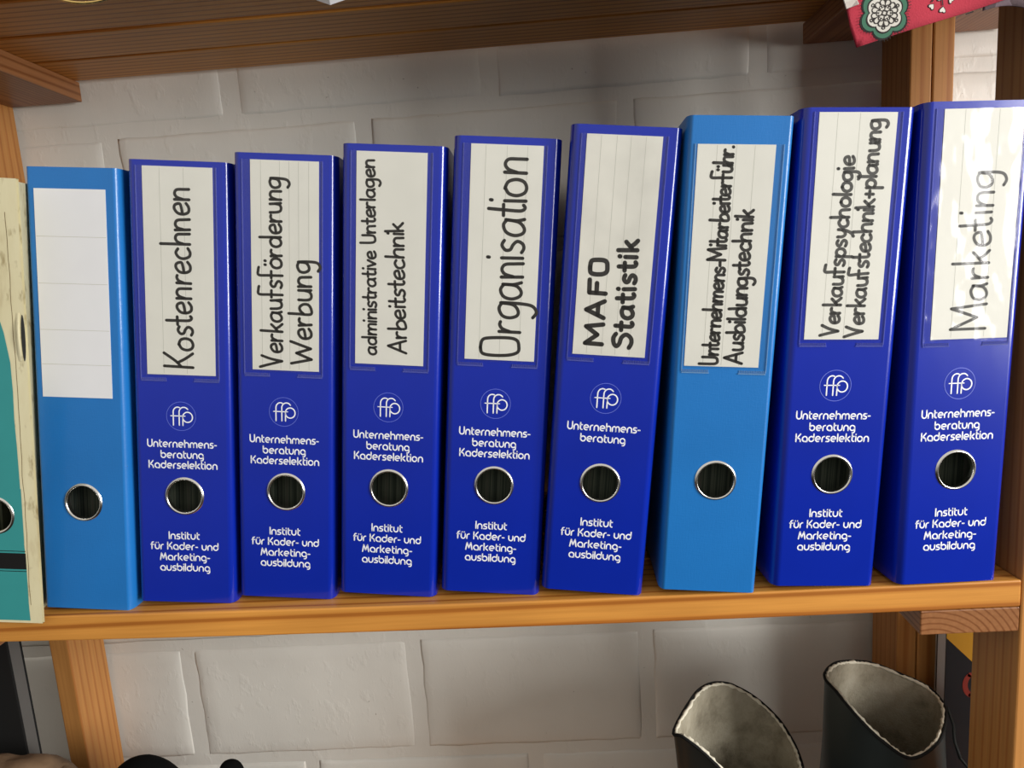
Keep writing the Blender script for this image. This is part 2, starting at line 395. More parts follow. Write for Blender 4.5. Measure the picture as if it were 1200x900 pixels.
def hand_font():
    """round felt-pen hand; x height 1, ascender about 1.9"""
    G = {}
    G['a'] = (.95, [[(.85, .85), (.55, 1.0), (.15, .85), (0, .45), (.15, .08), (.45, .02), (.78, .3), (.86, .9), (.84, .4), (.95, .02)]])
    G['b'] = (.85, [[(.02, 1.95), (.03, 1.0), (.05, .05), (.45, -.02), (.82, .2), (.85, .6), (.6, .9), (.3, .85), (.06, .6)]])
    G['c'] = (.75, [[(.75, .85), (.45, 1.0), (.1, .8), (0, .45), (.15, .08), (.45, 0), (.78, .15)]])
    G['d'] = (.95, [[(.85, .75), (.55, .98), (.15, .85), (0, .45), (.15, .08), (.45, .0), (.8, .25), (.88, .9)], [(.86, 1.9), (.88, 1.0), (.9, .02)]])
    G['e'] = (.82, [[(.03, .45), (.45, .5), (.8, .62), (.7, .95), (.4, 1.0), (.08, .75), (.03, .35), (.2, .03), (.55, 0), (.85, .18)]])
    G['f'] = (.62, [[(.85, 2.05), (.6, 2.1), (.12, 2.06), (.14, 1.2), (.2, -.05)], [(-.1, .98), (.55, .98)]])
    G['g'] = (.9, [[(.82, .9), (.5, 1.02), (.1, .85), (0, .5), (.15, .15), (.45, .1), (.78, .35), (.84, .95), (.88, .1), (.8, -.55), (.45, -.78), (.12, -.62)]])
    G['h'] = (.85, [[(.02, 2.0), (.04, 0)], [(.05, .45), (.2, .85), (.5, 1.0), (.76, .85), (.8, .4), (.82, 0)]])
    G['i'] = (.1, [[(.04, 1.0), (.06, 0)], [(.06, 1.62), (.07, 1.70)]])
    G['k'] = (.75, [[(.02, 1.95), (.04, 0)], [(.68, 1.02), (.36, .68), (.06, .42)], [(.3, .62), (.5, .3), (.78, .0)]])
    G['l'] = (.12, [[(.02, 1.95), (.04, .9), (.08, 0)]])
    G['m'] = (1.35, [[(.02, 1.0), (.04, 0)], [(.05, .5), (.2, .88), (.42, .98), (.62, .8), (.66, 0)], [(.67, .5), (.82, .88), (1.05, .98), (1.27, .8), (1.3, 0)]])
    G['n'] = (.85, [[(.02, 1.02), (.05, 0)], [(.06, .45), (.2, .85), (.48, 1.0), (.75, .85), (.8, .4), (.82, 0)]])
    G['o'] = (.9, [[(.45, 1.0), (.12, .82), (0, .45), (.14, .1), (.45, 0), (.78, .15), (.9, .5), (.78, .86), (.45, 1.0), (.4, 1.0)]])
    G['ö'] = (.9, G['o'][1] + [[(.25, 1.45), (.26, 1.52)], [(.62, 1.45), (.63, 1.52)]])
    G['p'] = (.85, [[(.02, 1.0), (.04, .2), (.06, -.75)], [(.05, .6), (.25, .95), (.6, .98), (.84, .7), (.78, .25), (.45, .05), (.1, .2)]])
    G['r'] = (.6, [[(.02, 1.0), (.05, 0)], [(.06, .5), (.2, .85), (.42, .98), (.6, .95)]])
    G['s'] = (.65, [[(.62, .92), (.35, 1.02), (.08, .85), (.12, .62), (.4, .5), (.62, .3), (.5, .05), (.25, -.02), (.0, .08)]])
    G['t'] = (.5, [[(.2, 1.75), (.2, .9), (.22, .2), (.4, .0), (.55, .08)], [(-.12, 1.0), (.5, 1.02)]])
    G['u'] = (.85, [[(.02, 1.0), (.03, .4), (.15, .05), (.45, -.02), (.72, .15), (.8, .5)], [(.8, 1.0), (.82, .5), (.86, 0)]])
    G['ü'] = (.85, G['u'][1] + [[(.22, 1.45), (.23, 1.52)], [(.62, 1.45), (.63, 1.52)]])
    G['v'] = (.75, [[(0, 1.0), (.36, .02)], [(.36, .02), (.75, 1.0)]])
    G['y'] = (.8, [[(.02, 1.0), (.06, .5), (.3, .2), (.6, .3), (.76, .6)], [(.78, 1.0), (.74, .3), (.5, -.4), (.15, -.7)]])
    G['K'] = (1.15, [[(.02, 2.0), (.05, 0)], [(1.05, 2.0), (.5, 1.25), (.06, .85)], [(.35, 1.1), (.7, .55), (1.15, .0)]])
    G['V'] = (1.1, [[(0, 2.0), (.25, 1.1), (.52, 0)], [(.52, 0), (.75, 1.0), (1.1, 1.85)]])
    G['W'] = (1.9, [[(0, 1.75), (.45, 0)], [(.45, 0), (.9, 1.25)], [(.9, 1.25), (1.35, .05)], [(1.35, .05), (1.85, 1.8)]])
    G['A'] = (1.25, [[(0, 0), (.62, 2.0)], [(.62, 2.0), (1.25, 0)], [(.22, .65), (1.02, .65)]])
    G['U'] = (.95, [[(.0, 2.0), (.02, .6), (.15, .1), (.45, .0), (.8, .15), (.9, .6), (.9, 1.7)]])
    G['O'] = (1.05, [[(.5, 1.9), (.12, 1.8), (.0, 1.3), (.02, .5), (.2, .05), (.55, 0), (.9, .1), (1.05, .5), (1.03, 1.5), (.9, 1.82), (.5, 1.9), (.45, 1.9)]])
    G['M'] = (1.5, [[(.0, 0), (.08, 1.9)], [(.08, 1.9), (.72, .55)], [(.72, .55), (1.35, 1.9)], [(1.35, 1.9), (1.5, 0)]])
    G['F'] = (1.0, [[(.05, 1.8), (.08, 0)], [(.05, 1.8), (1.0, 1.85)], [(.07, .95), (.8, .97)]])
    G['S'] = (1.1, [[(1.05, 1.6), (.7, 1.9), (.25, 1.8), (.05, 1.45), (.3, 1.1), (.8, .9), (1.05, .5), (.8, .08), (.4, 0), (.0, .2)]])
    G['+'] = (.7, [[(0, .55), (.7, .55)], [(.35, .95), (.35, .15)]])
    G['-'] = (.5, [[(0, .55), (.5, .57)]]); G['.'] = (.1, [[(.04, .02), (.07, .06)]]); G[' '] = (.5, [])
    return G
PF, HF = print_font(), hand_font()
def catmull(P, n=5):
    if len(P) < 3: return P
    Q = [P[0]]+list(P)+[P[-1]]; out = []
    for i in range(1, len(Q)-2):
        p0, p1, p2, p3 = Q[i-1], Q[i], Q[i+1], Q[i+2]
        for k in range(n):
            t = k/n
            out.append(tuple(0.5*((2*p1[j])+(-p0[j]+p2[j])*t+(2*p0[j]-5*p1[j]+4*p2[j]-p3[j])*t*t+(-p0[j]+3*p1[j]-3*p2[j]+p3[j])*t**3) for j in (0, 1)))
    out.append(P[-1]); return out
def ribbon(P, wd, V, F, tf):
    """stroke of width wd along P in the plane; tf turns (a, b) into a 3D point"""
    P = [p for i, p in enumerate(P) if i == 0 or math.dist(p, P[i-1]) > 1e-6]
    for i in range(1, len(P)-1):
        e1 = (P[i][0]-P[i-1][0], P[i][1]-P[i-1][1]); e2 = (P[i+1][0]-P[i][0], P[i+1][1]-P[i][1])
        if (e1[0]*e2[0]+e1[1]*e2[1]) < 0.75*math.hypot(*e1)*math.hypot(*e2):
            ribbon(P[:i+1], wd, V, F, tf); ribbon(P[i:], wd, V, F, tf); return
    def disc(c):
        b = len(V)
        for i in range(10):
            a = 2*math.pi*i/10; V.append(tf(c[0]+wd/2*math.cos(a), c[1]+wd/2*math.sin(a)))
        F.append(tuple(range(b, b+10)))
    disc(P[0]); disc(P[-1])
    if len(P) < 2: return
    b = len(V)
    for i, p in enumerate(P):
        a, c = P[max(0, i-1)], P[min(len(P)-1, i+1)]
        dx, dy = c[0]-a[0], c[1]-a[1]; l = math.hypot(dx, dy) or 1
        nx, ny = -dy/l*wd/2, dx/l*wd/2
        V.append(tf(p[0]+nx, p[1]+ny)); V.append(tf(p[0]-nx, p[1]-ny))
    for i in range(len(P)-1): F.append((b+2*i, b+2*i+1, b+2*i+3, b+2*i+2))
def layout(font, text, gap):
    x = 0; out = []
    for ch in text:
        wdt, st = font[ch]; out.append((x, st)); x += wdt+gap
    return out, x-gap
def text_mesh(V, F, font, text, a0, a1, xh, pen, gap, tf, smooth, cap=None, jit=0.0, rnd=None):
    """write text from distance a0 to a1 along the line, x height xh"""
    items, L = layout(font, text, gap); sx = (a1-a0)/L
    for x, st in items:
        jx = rnd.uniform(-jit, jit) if rnd else 0; jy = rnd.uniform(-jit, jit) if rnd else 0; sl = rnd.uniform(-.05, .05) if rnd else 0
        for s in st:
            P = catmull(s) if smooth else s
            Q = []
            for (px, py) in P:
                yy = py*xh if (cap is None or py <= 1) else xh+(py-1)*(cap-xh)/0.95
                Q.append((a0+(x+px+jx)*sx+sl*yy, yy+jy*xh))
            ribbon(Q, pen, V, F, tf)

# ---------------------------------------------------------------- ring binders
HC = 80.6; HR = 12.2
def binder_shell(w, W, H, D, ph, parent, mat, tl=6.0, tr=6.0):
    """spine with a real finger hole, rounded hinges and two side boards"""
    th = 2.3; V, F, SM = [], [], []
    k = math.tan(-ph)
    def P(x, y, z):
        f = max(0.0, y-14)/(D-14); V.append((x+(tl*f if x < 0 else -tr*f), y, z+y*k)); return len(V)-1
    def quad(*q, s=False): F.append(tuple(q)); SM.append(s)
    n = 10; b = (W-w)/2; dep = 7.5 if b > 0 else 9.5
    outer = [(-W/2, D), (-W/2, dep+60)] + [(-w/2-b*math.sin(math.radians(a)), dep-dep*math.cos(math.radians(a))) for a in [90-90*i/n for i in range(n+1)]]
    if b < 0: outer = outer[:2] + [(-w/2-b*(1-i/n), dep*(1-i/n)) for i in range(n+1)]
    outer_r = [(-x, y) for x, y in outer][::-1]
    def wall(prof, flip, smooth):
        lo = [P(x, y, 0) for x, y in prof]; hi = [P(x, y, H) for x, y in prof]
        for i in range(len(prof)-1):
            q = (lo[i], lo[i+1], hi[i+1], hi[i])
            quad(*(q if not flip else q[::-1]), s=smooth)
        return lo, hi
    l1, h1 = wall(outer, False, True); l2, h2 = wall(outer_r, False, True)
    inner = [(-W/2+th, D), (-W/2+th, dep+60), (-W/2+th, dep)] + [(-w/2, th)]
    inner_r = [(-x, y) for x, y in inner][::-1]
    m1, g1 = wall(inner, True, False); m2, g2 = wall(inner_r, True, False)
    # flat of the spine, front (y=0) and back (y=th)
    s = 20.0; N = 32; zc = HC
    for y, fl in ((0.0, False), (th, True)):
        def q4(x0, x1, z0, z1):
            a = [P(x0, y, z0), P(x1, y, z0), P(x1, y, z1), P(x0, y, z1)]; quad(*(a if not fl else a[::-1]))
        q4(-w/2, w/2, 0, zc-s); q4(-w/2, w/2, zc+s, H); q4(-w/2, -s, zc-s, zc+s); q4(s, w/2, zc-s, zc+s)
        ci, sq = [], []
        for i in range(N):
            a = 2*math.pi*i/N; c_, s_ = math.cos(a), math.sin(a); m_ = max(abs(c_), abs(s_))
            ci.append(P(HR*c_, y, zc+HR*s_)); sq.append(P(s*c_/m_, y, zc+s*s_/m_))
        for i in range(N):
            j = (i+1) % N; a = (ci[i], sq[i], sq[j], ci[j]); quad(*(a if not fl else a[::-1]))
        if not fl: front = ci
        else:
            for i in range(N): quad(front[i], front[(i+1) % N], ci[(i+1) % N], ci[i], s=True)
    # rims get vertices of their own so that the hinges keep clean smooth normals
    dupe = lambda L_: [V.append(V[i]) or len(V)-1 for i in L_]
    l1, h1, l2, h2, m1, g1, m2, g2 = [dupe(q) for q in (l1, h1, l2, h2, m1, g1, m2, g2)]
    # rims at top and bottom, free ends of the boards
    for (lo, li, top) in ((l1, m1, 0), (h1, g1, 1)):
        quad(lo[0], lo[1], li[1], li[0]); quad(lo[1], lo[2], li[2], li[1])
        for i in range(2, len(lo)-1): F.append((lo[i], lo[i+1], li[3] if i > 6 else li[2])); SM.append(False)
        F.append((lo[6+1], li[3], li[2])); SM.append(False)
    L = len(l2)
    for (lo, li) in ((l2, m2), (h2, g2)):
        quad(lo[-1], lo[-2], li[-2], li[-1]); quad(lo[-2], lo[-3], li[-3], li[-2])
        for i in range(0, L-3): F.append((lo[i], lo[i+1], li[0] if i < 5 else li[1])); SM.append(False)
        F.append((lo[5], li[0], li[1])); SM.append(False)
    for z in (0, H): a = [P(-w/2, 0, z), P(w/2, 0, z), P(w/2, th, z), P(-w/2, th, z)]; quad(*a)
    quad(l1[0], m1[0], g1[0], h1[0]); quad(l2[-1], m2[-1], g2[-1], h2[-1])
    me = bpy.data.meshes.new('cover'); me.from_pydata([(x*S, y*S, z*S) for x, y, z in V], [], F)
    for p_, s_ in zip(me.polygons, SM): p_.use_smooth = s_
    me.update()
    return link('cover', me, mat, parent)
def ring_mesh(parent, r_in, r_out, y=-1.1):
    prof = [(r_in, 3.0), (r_in-.1, 0.2), (r_in+.35, y*0.75), ((r_in+r_out)/2, y), (r_out-.5, y*0.55), (r_out, -0.02)]
    V, F = [], []; N = 48
    for i in range(N):
        a = 2*math.pi*i/N
        for (r, yy) in prof: V.append((r*math.cos(a), yy, HC+r*math.sin(a)))
    m = len(prof)
    for i in range(N):
        for k in range(m-1): F.append((i*m+k, i*m+k+1, ((i+1) % N)*m+k+1, ((i+1) % N)*m+k))
    return mesh('finger_ring', V, F, chrome, parent, smooth=True)
def plate(V, F, u0, u1, v0, v1, y, th=0.1):
    boxgeo(u0, u1, y-th, y, v0, v1, V, F)
LET = {'K': 'Kaderselektion'}
def printed_block(parent, three_lines, dx=0.0, dz=0.0):
    V, F = [], []; y = -0.12
    tf = lambda a, b: (a+dx, y, b+dz)
    def line(txt, a0, a1, base):
        text_mesh(V, F, PF, txt, a0, a1, 3.45, 0.90, 0.32, lambda a, b: (a+dx, y, b+dz+base), False)
    line('Unternehmens-', -25.6, 23.6, 117.0); line('beratung', -16.2, 14.0, 109.0)
    if three_lines: line('Kaderselektion', -25.0, 23.8, 101.4)
    o = mesh('printed_text', V, F, white_print, parent, recalc=False); o['label'] = 'white rounded lettering above the finger hole'
    V, F = [], []
    line('Institut', -11.8, 10.0, 48.4); line('für Kader- und', -25.0, 23.6, 40.4)
    line('Marketing-', -18.6, 17.3, 32.2); line('ausbildung', -18.6, 17.2, 24.2)
    o = mesh('printed_text', V, F, white_print, parent, recalc=False); o['label'] = 'white rounded lettering below the finger hole'
    # round emblem: two hooked strokes and a looped one inside a thin circle
    V, F = [], []; cz = 139.6; cx = -1.2
    tf2 = lambda a, b: (a+dx+cx, -0.13, b+dz+cz)
    k = 1.0
    ribbon([(-5.6, -6.6), (-5.6, 3.0)] + arc(-2.4, 3.0, 3.2, 3.6, 180, 55, 10), 0.85, V, F, tf2)
    ribbon([(-1.4, -6.6), (-1.4, 3.0)] + arc(2.0, 3.0, 3.4, 3.6, 180, 35, 12), 0.85, V, F, tf2)
    ribbon([(1.2, -6.6), (1.2, -.8)] + arc(4.6, -.6, 3.5, 3.7, 180, -180, 26), 0.85, V, F, tf2)
    ribbon([(-7.4, .2), (2.8, .2)], 0.7, V, F, tf2)
    o = mesh('emblem', V, F, white_print, parent, recalc=False)
    V, F = [], []; ribbon(arc(0, 0, 10.4, 10.4, 0, 360, 48), 0.42, V, F, tf2)
    mesh('emblem_circle', V, F, pale_print, o, recalc=False)
def binder(idx, x, y, z, lean, yaw, pitch, kind, label, lines, lab, rules=(), three=True, printed=True, wavy=False, pdx=0.0, pdz=0.0, lp=None, ink_m=None):
    t = empty('ring_binder', (x, y, z)); t.rotation_mode = 'YXZ'; t.rotation_euler = (pitch, lean, yaw)
    tag(t, label, 'binder', 'ring binders in a row on the pine shelf')
    dark = kind == 'dark'; w_, W_ = (61.2, 72.0) if dark else (59.4, 67.0); Hh = 317.9
    D = 236.0
    mat = navy if dark else sky
    binder_shell(w_, W_, Hh, D, pitch, t, mat, 9.0 if idx == 9 else 6.0)
    ring_mesh(t, 12.0, 14.1)
    kk = math.tan(-pitch)
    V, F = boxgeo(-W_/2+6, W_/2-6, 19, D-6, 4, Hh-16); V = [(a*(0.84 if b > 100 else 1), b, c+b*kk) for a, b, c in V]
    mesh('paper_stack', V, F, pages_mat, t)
    V, F = boxgeo(-W_/2+5, W_/2-5, 2.4, 3.4, HC+45, HC+150); mesh('ring_mechanism_plate', V, F, chrome, t)
    # label sheet (four corners given clockwise from top left)
    (u0, u1, v0, v1) = lab
    lm = lp or (label_paper if printed or idx == 7 else white_paper)
    V, F = [], []; plate(V, F, u0, u1, v0, v1, -0.05, 0.22)
    ls = mesh('label_sheet', V, F, lm, t)
    if rules:
        for r_ in rules:
            V, F = [], []
            if r_[0] == 'v': plate(V, F, r_[1]-.16, r_[1]+.16, r_[2] if len(r_) > 2 else v0+1, v1-.6, -0.27, 0.03)
            else: plate(V, F, u0+.5, u1-.5, r_[1]-.16, r_[1]+.16, -0.27, 0.03)
            mesh('ruled_line', V, F, rule_mat, ls)
    rnd = random.Random(idx*13+1)
    if lines:
        V, F = [], []
        for (txt, ub, a0, a1, xh, cap, pen, gap) in lines:
            tf = lambda a, b, ub=ub: (ub[0]+(ub[1]-ub[0])*(a-a0)/(a1-a0)-b, -0.36, a)
            text_mesh(V, F, HF, txt, a0, a1, xh, pen, gap, tf, True, cap, 0.03, rnd)
        o = mesh('handwriting', V, F, ink_m or ink, ls, recalc=False); o['label'] = 'handwritten black felt-pen title'
    if printed or idx == 7:
        # clear pocket: film over the sheet, edge ridges and two welded tabs at its foot
        pv0 = v0-1.2; pu0, pu1 = (-28.6, 26.6) if dark else (-27.6, 27.4)
        pu0 = min(pu0, u0-1.5); pu1 = max(pu1, u1+1.2)
        V, F = [], []; nx, nz = 8, 16
        for j in range(nz+1):
            for i in range(nx+1):
                u = pu0+(pu1-pu0)*i/nx; v = pv0+(v1+.3-pv0)*j/nz
                bul = 0.5*math.sin(math.pi*i/nx)
                V.append((u, -0.55-bul, v))
        for j in range(nz):
            for i in range(nx): a = j*(nx+1)+i; F.append((a, a+1, a+nx+2, a+nx+1))
        pk = mesh('label_pocket', V, F, film_wavy if wavy else film, t, smooth=True, recalc=False)
        V, F = [], []
        for (a, b) in ((pu0-.3, pu0+.3), (pu1-.3, pu1+.3)): plate(V, F, a, b, pv0-2.5, v1+.2, 0.0, 0.75)
        plate(V, F, pu0, pu0+18, pv0-3.6, pv0-2.9, 0.0, 0.7); plate(V, F, pu1-18, pu1, pv0-3.6, pv0-2.9, 0.0, 0.7)
        for base in (pu0, pu1-18):
            for q in range(16): plate(V, F, base+.6+q*1.1, base+1.1+q*1.1, pv0-2.9, pv0-1.0, 0.0, 0.55)
        mesh('pocket_seam', V, F, seam_blue if dark else seam_sky, pk)
    if printed: printed_block(t, three, pdx, pdz)
    return t
V3 = lambda *a: [('v', q) for q in a]
b1 = binder(1, -601.279, 6.217, 4.555, 0.092, 0.0, -0.052, 'light', 'light blue ring binder with a blank white spine label, leftmost blue one', [],
       (-26.4, 24.4, 157.5, 303.2), [('h', 270.5), ('h', 238.0), ('h', 205.5), ('h', 181.0)], printed=False)
binder(2, -528.658, 10.985, 3.87, 0.101, 0.046, -0.037, 'dark', 'royal blue ring binder with spine title Kostenrechnen',
       [('Kostenrechnen', (8.3, 7.5), 174.5, 299.0, 9.9, 19.8, 2.05, .28)], (-24.3, 24.0, 169.5, 313.8), V3(-12.5, 4))
binder(3, -454.516, 13.686, 2.519, 0.104, 0.018, -0.022, 'dark', 'royal blue ring binder with spine title Verkaufsförderung, Werbung',
       [('Verkaufsförderung', (-1.9, -2.2), 172.3, 301.5, 7.5, 15.2, 1.9, .27), ('Werbung', (18.8, 18.2), 174.0, 246.0, 8.8, 15.8, 2.0, .3)],
       (-23.1, 24.0, 169.5, 313.4), V3(-16, -3, 3.5, 10, 17))
binder(4, -378.72, 11.725, 1.928, 0.106, -0.009, -0.014, 'dark', 'royal blue ring binder with spine title administrative Unterlagen, Arbeitstechnik',
       [('administrative Unterlagen', (-10.0, -13.0), 176.7, 307.5, 5.3, 10.0, 1.65, .26), ('Arbeitstechnik', (10.7, 7.1), 178.5, 266.8, 6.4, 12.2, 1.8, .26)],
       (-25.0, 22.8, 170.0, 313.2))
binder(5, -303.078, 9.658, 0.562, 0.108, 0.001, -0.006, 'dark', 'royal blue ring binder with large spine title Organisation',
       [('Organisation', (13.2, 13.8), 174.3, 304.2, 14.2, 27.0, 2.25, .26)], (-23.8, 24.1, 170.3, 313.0), V3(-14, 0, 13.5))
binder(6, -229.5, 3.51, 0.434, 0.119, -0.026, 0.002, 'dark', 'royal blue ring binder with bold spine title MAFO, Statistik',
       [('MAFO', (-6.1, -6.2), 177.5, 232.9, 6.3, 11.6, 3.0, .48), ('Statistik', (13.5, 12.3), 175.8, 246.0, 7.4, 12.4, 2.9, .42)],
       (-25.3, 23.1, 169.9, 312.1), V3(-16, -6, 3, 12.5), three=False, pdz=1.0, pdx=.5, lp=smudged_paper)
binder(7, -148.9, -0.923, -0.797, 0.087, -0.023, 0.008, 'light', 'light blue linen ring binder with spine title Ausbildungstechnik between two royal blue ones',
       [('Unternehmens-Mitarbeiterführ.', (-4.5, -3.8), 160.8, 299.0, 5.4, 11.6, 1.9, .24), ('Ausbildungstechnik', (11.3, 11.3), 161.7, 260.3, 6.0, 11.2, 1.95, .26)],
       (-26.2, 22.4, 159.2, 300.5), V3(-14, -2, 9.5), printed=False)
binder(8, -68.368, 0.193, -1.513, 0.065, 0.034, 0.01, 'dark', 'royal blue ring binder with spine title Verkaufspsychologie, second from the right',
       [('Verkaufspsychologie', (-3.8, -1.6), 175.0, 288.2, 5.9, 11.4, 2.0, .26), ('Verkaufstechnik+planung', (12.3, 13.4), 174.9, 310.3, 5.9, 11.4, 2.0, .26)],
       (-25.6, 23.3, 172.8, 315.0), V3(-14, 0), pdx=-1.3, pdz=2.4, ink_m=ink_glare)
binder(9, 16.306, -0.288, -3.04, 0.035, 0.076, 0.001, 'dark', 'royal blue ring binder with spine title Marketing under a creased pocket, rightmost of the row',
       [('Marketing', (12.5, 11.4), 175.7, 275.2, 10.6, 24.0, 1.9, .30)], (-23.4, 28.0, 169.4, 313.4), V3(-10, 12), wavy=True, pdx=-.2, pdz=.2, ink_m=ink_glare)

# worn cream and teal binder at the left edge
t0 = empty('ring_binder', (-656.0, -8, 4.2)); t0.rotation_mode = 'YXZ'; t0.rotation_euler = (0, 0.114, 0.06)
tag(t0, 'worn cream ring binder with a teal paper on its spine, cut by the left edge', 'binder', 'ring binders in a row on the pine shelf')
binder_shell(58, 35, 312, 236, 0, t0, cream, -10, 20)
ring_mesh(t0, 12.0, 14.3)
box('paper_stack', -14, -8, 19, 228, 4, 296, pages_mat, t0)
# spine paper with an irregular torn right edge, hole cut out round the ring
def torn_panel(parent):
    V, F = [], []; edge = lambda z: 20.5-2.4*(z/190.0 if z < 190 else 1)+1.2*noise.noise(Vector((z*0.07, 0, 0))) - (10 if z > 196 else 0)*min(1, (z-196)/40)
    zs = [2, 15, 30, 45, HC-20, HC+20, 115, 130, 150, 170, 190, 210, 230, 250, 280, 304]
    for i in range(len(zs)-1):
        z0, z1 = zs[i], zs[i+1]
        if abs(z0-(HC-20)) < .1: continue
        b = len(V); V += [(-20, -.25, z0), (edge(z0), -.25, z0), (edge(z1), -.25, z1), (-20, -.25, z1)]; F.append((b, b+1, b+2, b+3))
    N = 32; b = len(V); s = 20
    for i in range(N):
        a = 2*math.pi*i/N; c_, s_ = math.cos(a), math.sin(a); m_ = max(abs(c_), abs(s_))
        V.append((12.6*c_, -.25, HC+12.6*s_)); V.append((max(-20, min(s*c_/m_, edge(HC))), -.25, HC+s*s_/m_))
    for i in range(N): j = (i+1) % N; F.append((b+2*i, b+2*i+1, b+2*j+1, b+2*j))
    o = mesh('spine_paper', V, F, teal, parent, recalc=False); o['label'] = 'teal printed paper on the spine'
    return o
sp = torn_panel(t0)
V, F = [], []; plate(V, F, -20, 20.2, 41.0, 53.0, -.28, .06); bb = mesh('printed_band', V, F, black_mat, sp)
V, F = [], []; plate(V, F, -20, 20.2, 39.2, 39.7, -.28, .06); plate(V, F, -20, 20.2, 54.3, 54.8, -.28, .06); mesh('band_rule', V, F, black_mat, sp)
V, F = [], []; ribbon(arc(-5.6, 47, 2.5, 2.5, 0, 360, 20), 5.0, V, F, lambda a, b: (a, -.38, b)); mesh('band_dot', V, F, teal, bb, recalc=False)
V, F = [], []; text_mesh(V, F, PF, 'er', -2.0, 2.2, 2.2, .45, .3, lambda a, b: (a-1.0, -.3, b+33.5), False); mesh('printed_text', V, F, black_mat, sp, recalc=False)
# long crack down the cream hinge, dark scuffs
V, F = [], []
ribbon([(21.5+.9*noise.noise(Vector((q*.05, 3, 0))) - 0.008*max(0, q-180), q) for q in range(14, 296, 6)], .35, V, F, lambda a, b: (a, -.10, b))
o = mesh('hinge_crack', V, F, flat('crack_brown', (0.16, 0.10, 0.04), .9), t0, recalc=False)
# torn finger slot on the hinge with a lifted flap
V, F = [], []; N = 20
for i in range(N):
    a = 2*math.pi*i/N; d = 5.2+4.6*math.cos(a); V.append((27.6+1.4*math.cos(a), -.06, 207+16*math.sin(a)))
F = [tuple(range(N))]; mesh('torn_slot', V, F, slot_shade, t0, recalc=False)  # flat dark patch, paints the shade inside the slot
V, F = [], []
for i in range(13):
    s_ = i/12; z_ = 191+33*s_; bu = math.sin(math.pi*s_)
    V += [(23.6-1.0*bu, -.3*bu-.04, z_), (25.6+.9*bu, -.4-3.2*bu, z_+1.5*bu), (26.3+.9*bu, -.2-2.6*bu, z_+1.5*bu)]
for i in range(12): F.append((3*i, 3*i+3, 3*i+4, 3*i+1)); F.append((3*i+1, 3*i+4, 3*i+5, 3*i+2))
mesh('torn_flap', V, F, cream, t0, smooth=True)

